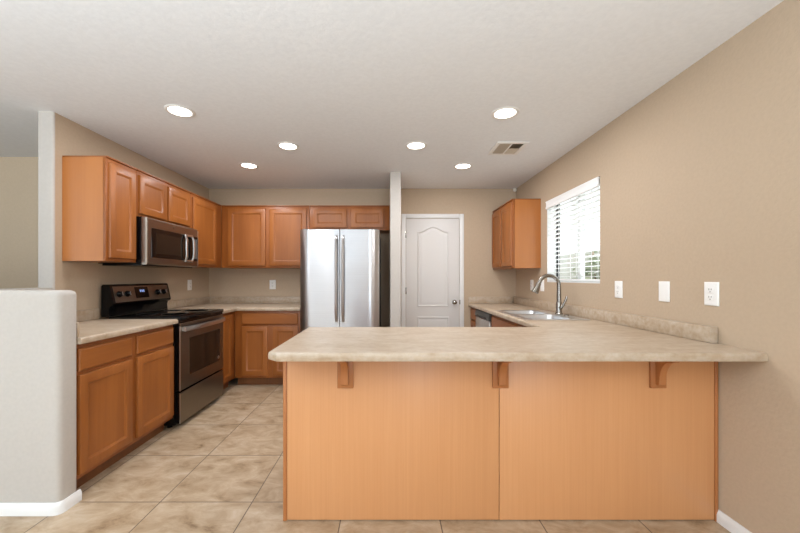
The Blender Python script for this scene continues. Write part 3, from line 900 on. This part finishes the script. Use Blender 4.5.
# ------------------------------------------------------------------ ceiling lights
t0 = root('recessed_light', '', 'ceiling light', (0, 0, 0), 'recessed ceiling lights')
link('trim_ring', lathe(BM(), (0, 0, -0.0002), (0, 0, -1), [(0.098, 0), (0.098, 0.003), (0.092, 0.007), (0.084, 0.008), (0.075, 0.005), (0.074, 0)], 40), M['vent'], t0)
link('lens', lathe(BM(), (0, 0, -0.0008), (0, 0, -1), [(0.073, 0), (0.073, 0.002), (0.05, 0.0045), (0.001, 0.005)], 32), M['lamp'], t0)
spots = [(-1.489, 2.494, 'glowing recessed ceiling light nearest the left wall cabinets and the camera'),
         (0.837, 2.524, 'glowing recessed ceiling light just in front of the ceiling vent'),
         (-0.910, 3.155, 'glowing recessed ceiling light out from the left wall, in front of the refrigerator'),
         (0.2425, 3.143, 'glowing recessed ceiling light in front of the end wall, left of the vent'),
         (-1.481, 3.702, 'glowing recessed ceiling light in the back left, near the corner wall cabinets'),
         (0.786, 3.719, 'glowing recessed ceiling light behind the vent, nearest the pantry door')]
for i, (x, y, lb) in enumerate(spots):
    o = t0 if i == 0 else copy_tree(t0)
    o.location = (x, y, H)
    o['label'] = lb
# downward throw of each fitting
for x, y, lb in spots:
    d_ = bpy.data.lights.new('recessed_light_beam', 'AREA')
    d_.shape = 'DISK'; d_.size = 0.14; d_.energy = 9.0; d_.color = (0.96, 0.97, 1.0)
    o = bpy.data.objects.new('recessed_light_beam', d_); COL.objects.link(o)
    o.location = (x, y, H-0.012)

# ------------------------------------------------------------------ ceiling vent
VX0, VX1, VY0, VY1 = 0.944, 1.224, 3.05, 3.36
t = root('ceiling_vent', 'white square air vent grille in the ceiling near the window', 'vent', ((VX0+VX1)/2, (VY0+VY1)/2, H))
b = BM()
q = 0.034
z0, z1 = H-0.010, H-0.0003
box(b, VX0, VX1, VY0, VY0+q, z0, z1, 0.003); box(b, VX0, VX1, VY1-q, VY1, z0, z1, 0.003)
box(b, VX0, VX0+q, VY0+q, VY1-q, z0, z1, 0.003); box(b, VX1-q, VX1, VY0+q, VY1-q, z0, z1, 0.003)
xm_ = (VX0+VX1)/2
box(b, xm_-0.008, xm_+0.008, VY0+q, VY1-q, z0, z1, 0.002)
link('frame', b, M['vent'], t)
link('duct_shade_plate', one(VX0+q, VX1-q, VY0+q, VY1-q, H-0.002, H-0.0004), M['duct'], t)  # flat plate whose dark colour stands in for shade inside the duct
def bank(x0, x1, y0, y1, lean, along):
    b = BM()
    n = 7
    if along == 'y':
        for k in range(n):
            x = x0+(x1-x0)*(k+0.5)/n
            prism(b, [(x-0.006*lean, y0, H-0.0024), (x-0.006*lean+0.0015, y0, H-0.0024), (x+0.006*lean+0.0015, y0, H-0.0098), (x+0.006*lean, y0, H-0.0098)], (0, y1-y0, 0))
    else:
        for k in range(n):
            y = y0+(y1-y0)*(k+0.5)/n
            prism(b, [(x0, y-0.006*lean, H-0.0024), (x0, y-0.006*lean+0.0015, H-0.0024), (x0, y+0.006*lean+0.0015, H-0.0098), (x0, y+0.006*lean, H-0.0098)], (x1-x0, 0, 0))
    link('louvres', b, M['vent_slat'], t)
bank(VX0+q, xm_-0.008, VY0+q, VY1-q, 1, 'y')
ymv = (VY0+VY1)/2
bank(xm_+0.008, VX1-q, VY0+q, ymv-0.002, -1, 'x')
bank(xm_+0.008, VX1-q, ymv+0.002, VY1-q, 1, 'x')

# ------------------------------------------------------------------ small sensor in the back right corner
t = root('corner_sensor', 'small white round sensor in the ceiling corner above the right wall cabinet', 'sensor', (1.668, 4.64, 2.40))
link('head', lathe(BM(), (1.668, 4.640, 2.418), (0, -1, 0.1), [(0.012, -0.014), (0.022, -0.008), (0.025, 0), (0.020, 0.010), (0.001, 0.015)], 20), M['sensor'], t)
b = one(1.660, 1.676, 4.6525, 4.6635, 2.24, 2.402, 0.003)
link('cable_cover', b, M['wall'], t)
